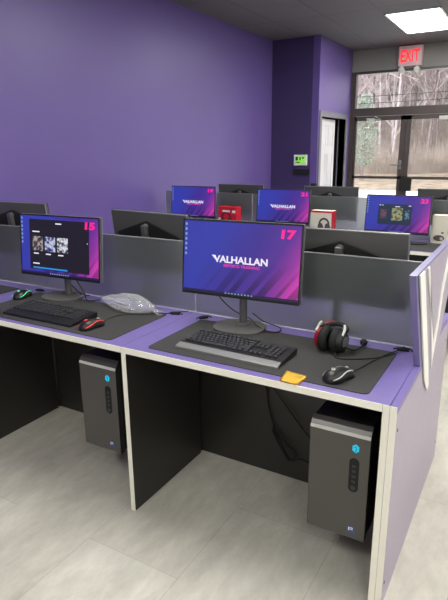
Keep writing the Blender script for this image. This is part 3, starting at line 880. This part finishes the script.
obj('white_print', B(.055, .09, -.0016, .0, .16, .185), M['card'], b)
b = hbox('white headset box beside monitor 23 at the right edge', .745, 3.01, .23, .225, .10, -.02, M['card'], None, (.06, .11, .075), M['greycard'])
obj('product_picture', prism(bmesh.new(), ellipse(-.055, .045, .042, .024), 'y', -.0018, 0), M['greycard'], b)
obj('product_picture', prism(bmesh.new(), ellipse(-.035, .042, .012, .012), 'y', -.0022, 0), M['palegrey'], b)
obj('product_picture', prism(bmesh.new(), ellipse(-.03, .088, .010, .006), 'y', -.0018, 0), M['softblack'], b)
o = cable('hanging_cable', [(.44, 2.98, .758), (.46, 2.94, .762), (.50, 2.88, .757), (.56, 2.86, .757), (.62, 2.92, .757)], .004, M['softblack'])
o.name = 'loose_cable'; tag(o, 'black cable loop on the far desk below monitor 23', 'cable')

# ------------------------------------------------------------------ outdoors
def ground_mat(name, a, b_, sc):
    m, nt, b, N, L = nodes_mat(name)
    tc = N('ShaderNodeTexCoord'); n = N('ShaderNodeTexNoise'); n.inputs['Scale'].default_value = sc; n.inputs['Detail'].default_value = 8
    r = N('ShaderNodeValToRGB'); r.color_ramp.elements[0].position = .35; r.color_ramp.elements[1].position = .65
    r.color_ramp.elements[0].color = (*lin(a), 1); r.color_ramp.elements[1].color = (*lin(b_), 1)
    L(tc.outputs['Object'], n.inputs['Vector']); L(n.outputs['Fac'], r.inputs[0]); L(r.outputs[0], b.inputs['Base Color']); b.inputs['Roughness'].default_value = .9
    return m
def strip_mesh(y0, y1, z0, z1, nx=40, ny=14, amp=0.):
    bm = bmesh.new(); g = []
    for j in range(ny+1):
        row = []
        for i in range(nx+1):
            x = -32+56*i/nx; u = j/ny; y = y0+(y1-y0)*u
            z = z0+(z1-z0)*u**1.1+amp*mn.noise(Vector((x*.3, y*.3, 0)))*min(1, u*5)
            row.append(bm.verts.new((x, y, z)))
        g.append(row)
    for j in range(ny):
        for i in range(nx): bm.faces.new((g[j][i], g[j][i+1], g[j+1][i+1], g[j+1][i]))
    return bm
struct('ground_pavement', strip_mesh(GY+.1, 19.2, -.05, -.05), ground_mat('pale_concrete', (206, 204, 202), (220, 218, 216), 1.5), 'pale concrete outside the entrance')
struct('ground_verge', strip_mesh(19.2, 27, -.05, .35, amp=.15), ground_mat('dry_grass', (112, 98, 82), (146, 130, 110), 2.5), 'dry winter grass verge')
struct('ground_hillside', strip_mesh(27, 52, .35, 15., amp=1.0), ground_mat('leaf_litter', (136, 124, 118), (196, 186, 180), 2.2), 'leaf-covered slope behind the verge')
bark = mat('pale_bark', (176, 164, 162), .9, noise=.3, nscale=3)
bark2 = mat('brown_bark', (132, 118, 114), .9, noise=.3, nscale=3)
twig = mat('twigs', (178, 162, 160), .9)
def tree_mesh(seed, hgt):
    rnd = random.Random(seed); bm = bmesh.new(); bt = bmesh.new()
    def br(p, d, l, r, dep):
        n = 4; pts = [p]; q = p.copy(); dd = d.copy()
        for i in range(n):
            dd = (dd+Vector((rnd.uniform(-1, 1), rnd.uniform(-1, 1), rnd.uniform(-.3, .7)))*(.05 if dep == 0 else .16)).normalized()
            q = q+dd*l/n; pts.append(q.copy())
        tube(bm if dep < 2 else bt, pts, r, n=5 if dep == 0 else (4 if dep == 1 else 3), r1=r*.35)
        if dep >= 3: return
        k = (13, 7, 5)[dep]
        for i in range(k):
            u = rnd.uniform(.22 if dep == 0 else .25, 1); idx = min(int(u*n), n-1); b0 = pts[idx].lerp(pts[idx+1], u*n-idx)
            a = rnd.uniform(0, 2*PI)
            nd = (d*rnd.uniform(.5, 1.0)+Vector((math.cos(a), math.sin(a), rnd.uniform(0, .6)))).normalized()
            br(b0, nd, l*rnd.uniform(.28, .5)*(1.15-u*.4), max(r*.40, .009), dep+1)
    br(Vector((0, 0, -.4)), Vector((0, 0, 1)), hgt, .075, 0)
    return bm, bt
protos = []
for s in range(5):
    bm, bt = tree_mesh(s+20, 9+s)
    a = bpy.data.meshes.new('trunk'); bm.to_mesh(a); bm.free(); a.materials.append(bark if s % 2 else bark2)
    c = bpy.data.meshes.new('twigs'); bt.to_mesh(c); bt.free(); c.materials.append(twig)
    protos.append((a, c))
def hz(y):
    return .35*(y-19.2)/7.8-.05 if y < 27 else .35+14.65*((y-27)/25)**1.1
rnd = random.Random(5)
kk = 0
for i in range(150):
    y = 27.5+rnd.random()**1.3*14
    # keep to the wedge seen through the entrance and some margin either side
    xc = 1.32-(y+1.49)*.12; x = xc+rnd.uniform(-.26, .26)*(y+1.5)
    a, c = protos[rnd.randrange(5)]
    t = bpy.data.objects.new('bare_tree', a); COL.objects.link(t)
    t.location = (x, y, hz(y)-.2); t.rotation_euler = (0, 0, rnd.uniform(0, 6.28)); k = rnd.uniform(.7, 1.15); t.scale = (k, k, k)
    tag(t, 'leafless grey tree in the woods beyond the glazed doors', 'tree', 'bare trees in the woods outside')
    q = bpy.data.objects.new('twigs', c); COL.objects.link(q); q.parent = t
# brush along the wood edge: nobody could count it
bm = bmesh.new()
for i in range(16000):
    y = 26+rnd.random()**2*6; x = 1.32-(y+1.49)*.12+rnd.uniform(-.28, .28)*(y+1.5); z = hz(y)-.1
    h = rnd.uniform(.3, 1.5); dx, dy = rnd.uniform(-.4, .4), rnd.uniform(-.3, .3)
    w = rnd.uniform(.008, .02)
    v = [bm.verts.new((x-w, y, z)), bm.verts.new((x+w, y+.01, z)), bm.verts.new((x+dx*h, y+dy*h, z+h))]
    bm.faces.new(v)
o = obj('undergrowth', bm, mat('dry_brush', (158, 144, 132), .9, noise=.3, nscale=1.))
tag(o, 'dry brushwood along the edge of the woods outside', 'undergrowth', kind='stuff')
# two evergreen trees
def evergreen(x, y, h, w, label):
    t = thing('evergreen_tree', label, 'tree', (x, y, hz(y)-.1))
    obj('trunk', T([(0, 0, 0), (.1, 0, h*.9)], .10, n=6, r1=.03), bark2, t)
    bm = bmesh.new()
    for i in range(2600):
        u = rnd.random(); a = rnd.uniform(0, 6.28); rr = w*math.sqrt(rnd.random())*(.35+.65*math.sin(PI*min(1, .12+.88*u)))*(.8+.4*mn.noise(Vector((a, u*5, 0))))
        p = Vector((rr*math.cos(a), rr*math.sin(a), h*(.2+.8*u)))
        d = Vector((rnd.uniform(-1, 1), rnd.uniform(-1, 1), rnd.uniform(-1, 1)))*.11; e = Vector((rnd.uniform(-1, 1), rnd.uniform(-1, 1), rnd.uniform(-1, 1)))*.07
        bm.faces.new([bm.verts.new(p), bm.verts.new(p+d), bm.verts.new(p+d+e)])
    obj('foliage', bm, mat('evergreen_leaves', (136, 146, 130), .8, noise=.3, nscale=3), t)
evergreen(-5.6, 22.8, 3.7, .75, 'ivy-green tree at the left of the glazed door')
evergreen(.35, 24.5, 4.2, .7, 'evergreen tree at the right edge of the entrance view')
for k, (z, y, lab) in enumerate(((3.55, 13., 'uppermost overhead wire outside the transom window'), (2.72, 12.4, 'middle overhead wire outside the transom window'), (2.56, 12.4, 'lowest overhead wire outside the transom window'))):
    o = obj('overhead_wire', T(smoothpath([(-16, y-.6, z+.5), (-3, y, z), (10, y+.6, z+.5)]), .007, n=5), M['softblack'])
    tag(o, lab, 'wire', 'overhead wires')

# ------------------------------------------------------------------ daylight and camera
w = bpy.data.worlds.new('overcast'); S.world = w; w.use_nodes = True
nt = w.node_tree; bg = nt.nodes['Background']; bg.inputs['Color'].default_value = (.90, .94, 1., 1); bg.inputs['Strength'].default_value = 4.6

cd = bpy.data.cameras.new('camera'); cam = bpy.data.objects.new('camera', cd); COL.objects.link(cam)
cam.location = (1.3183, -1.491, 1.4913); cam.rotation_euler = (1.2953, .0107, .5235)
cd.sensor_fit = 'VERTICAL'; cd.sensor_height = 36; cd.sensor_width = 26.88; cd.lens = 530.67*36/600; cd.clip_start = .02; cd.clip_end = 300
S.camera = cam
S.view_settings.view_transform = 'Standard'; S.view_settings.look = 'None'; S.view_settings.gamma = 1; S.view_settings.exposure = 0
S.view_settings.use_curve_mapping = False
S.cycles.use_denoising = True
S.cycles.max_bounces = 10; S.cycles.transparent_max_bounces = 16; S.cycles.sample_clamp_indirect = 6
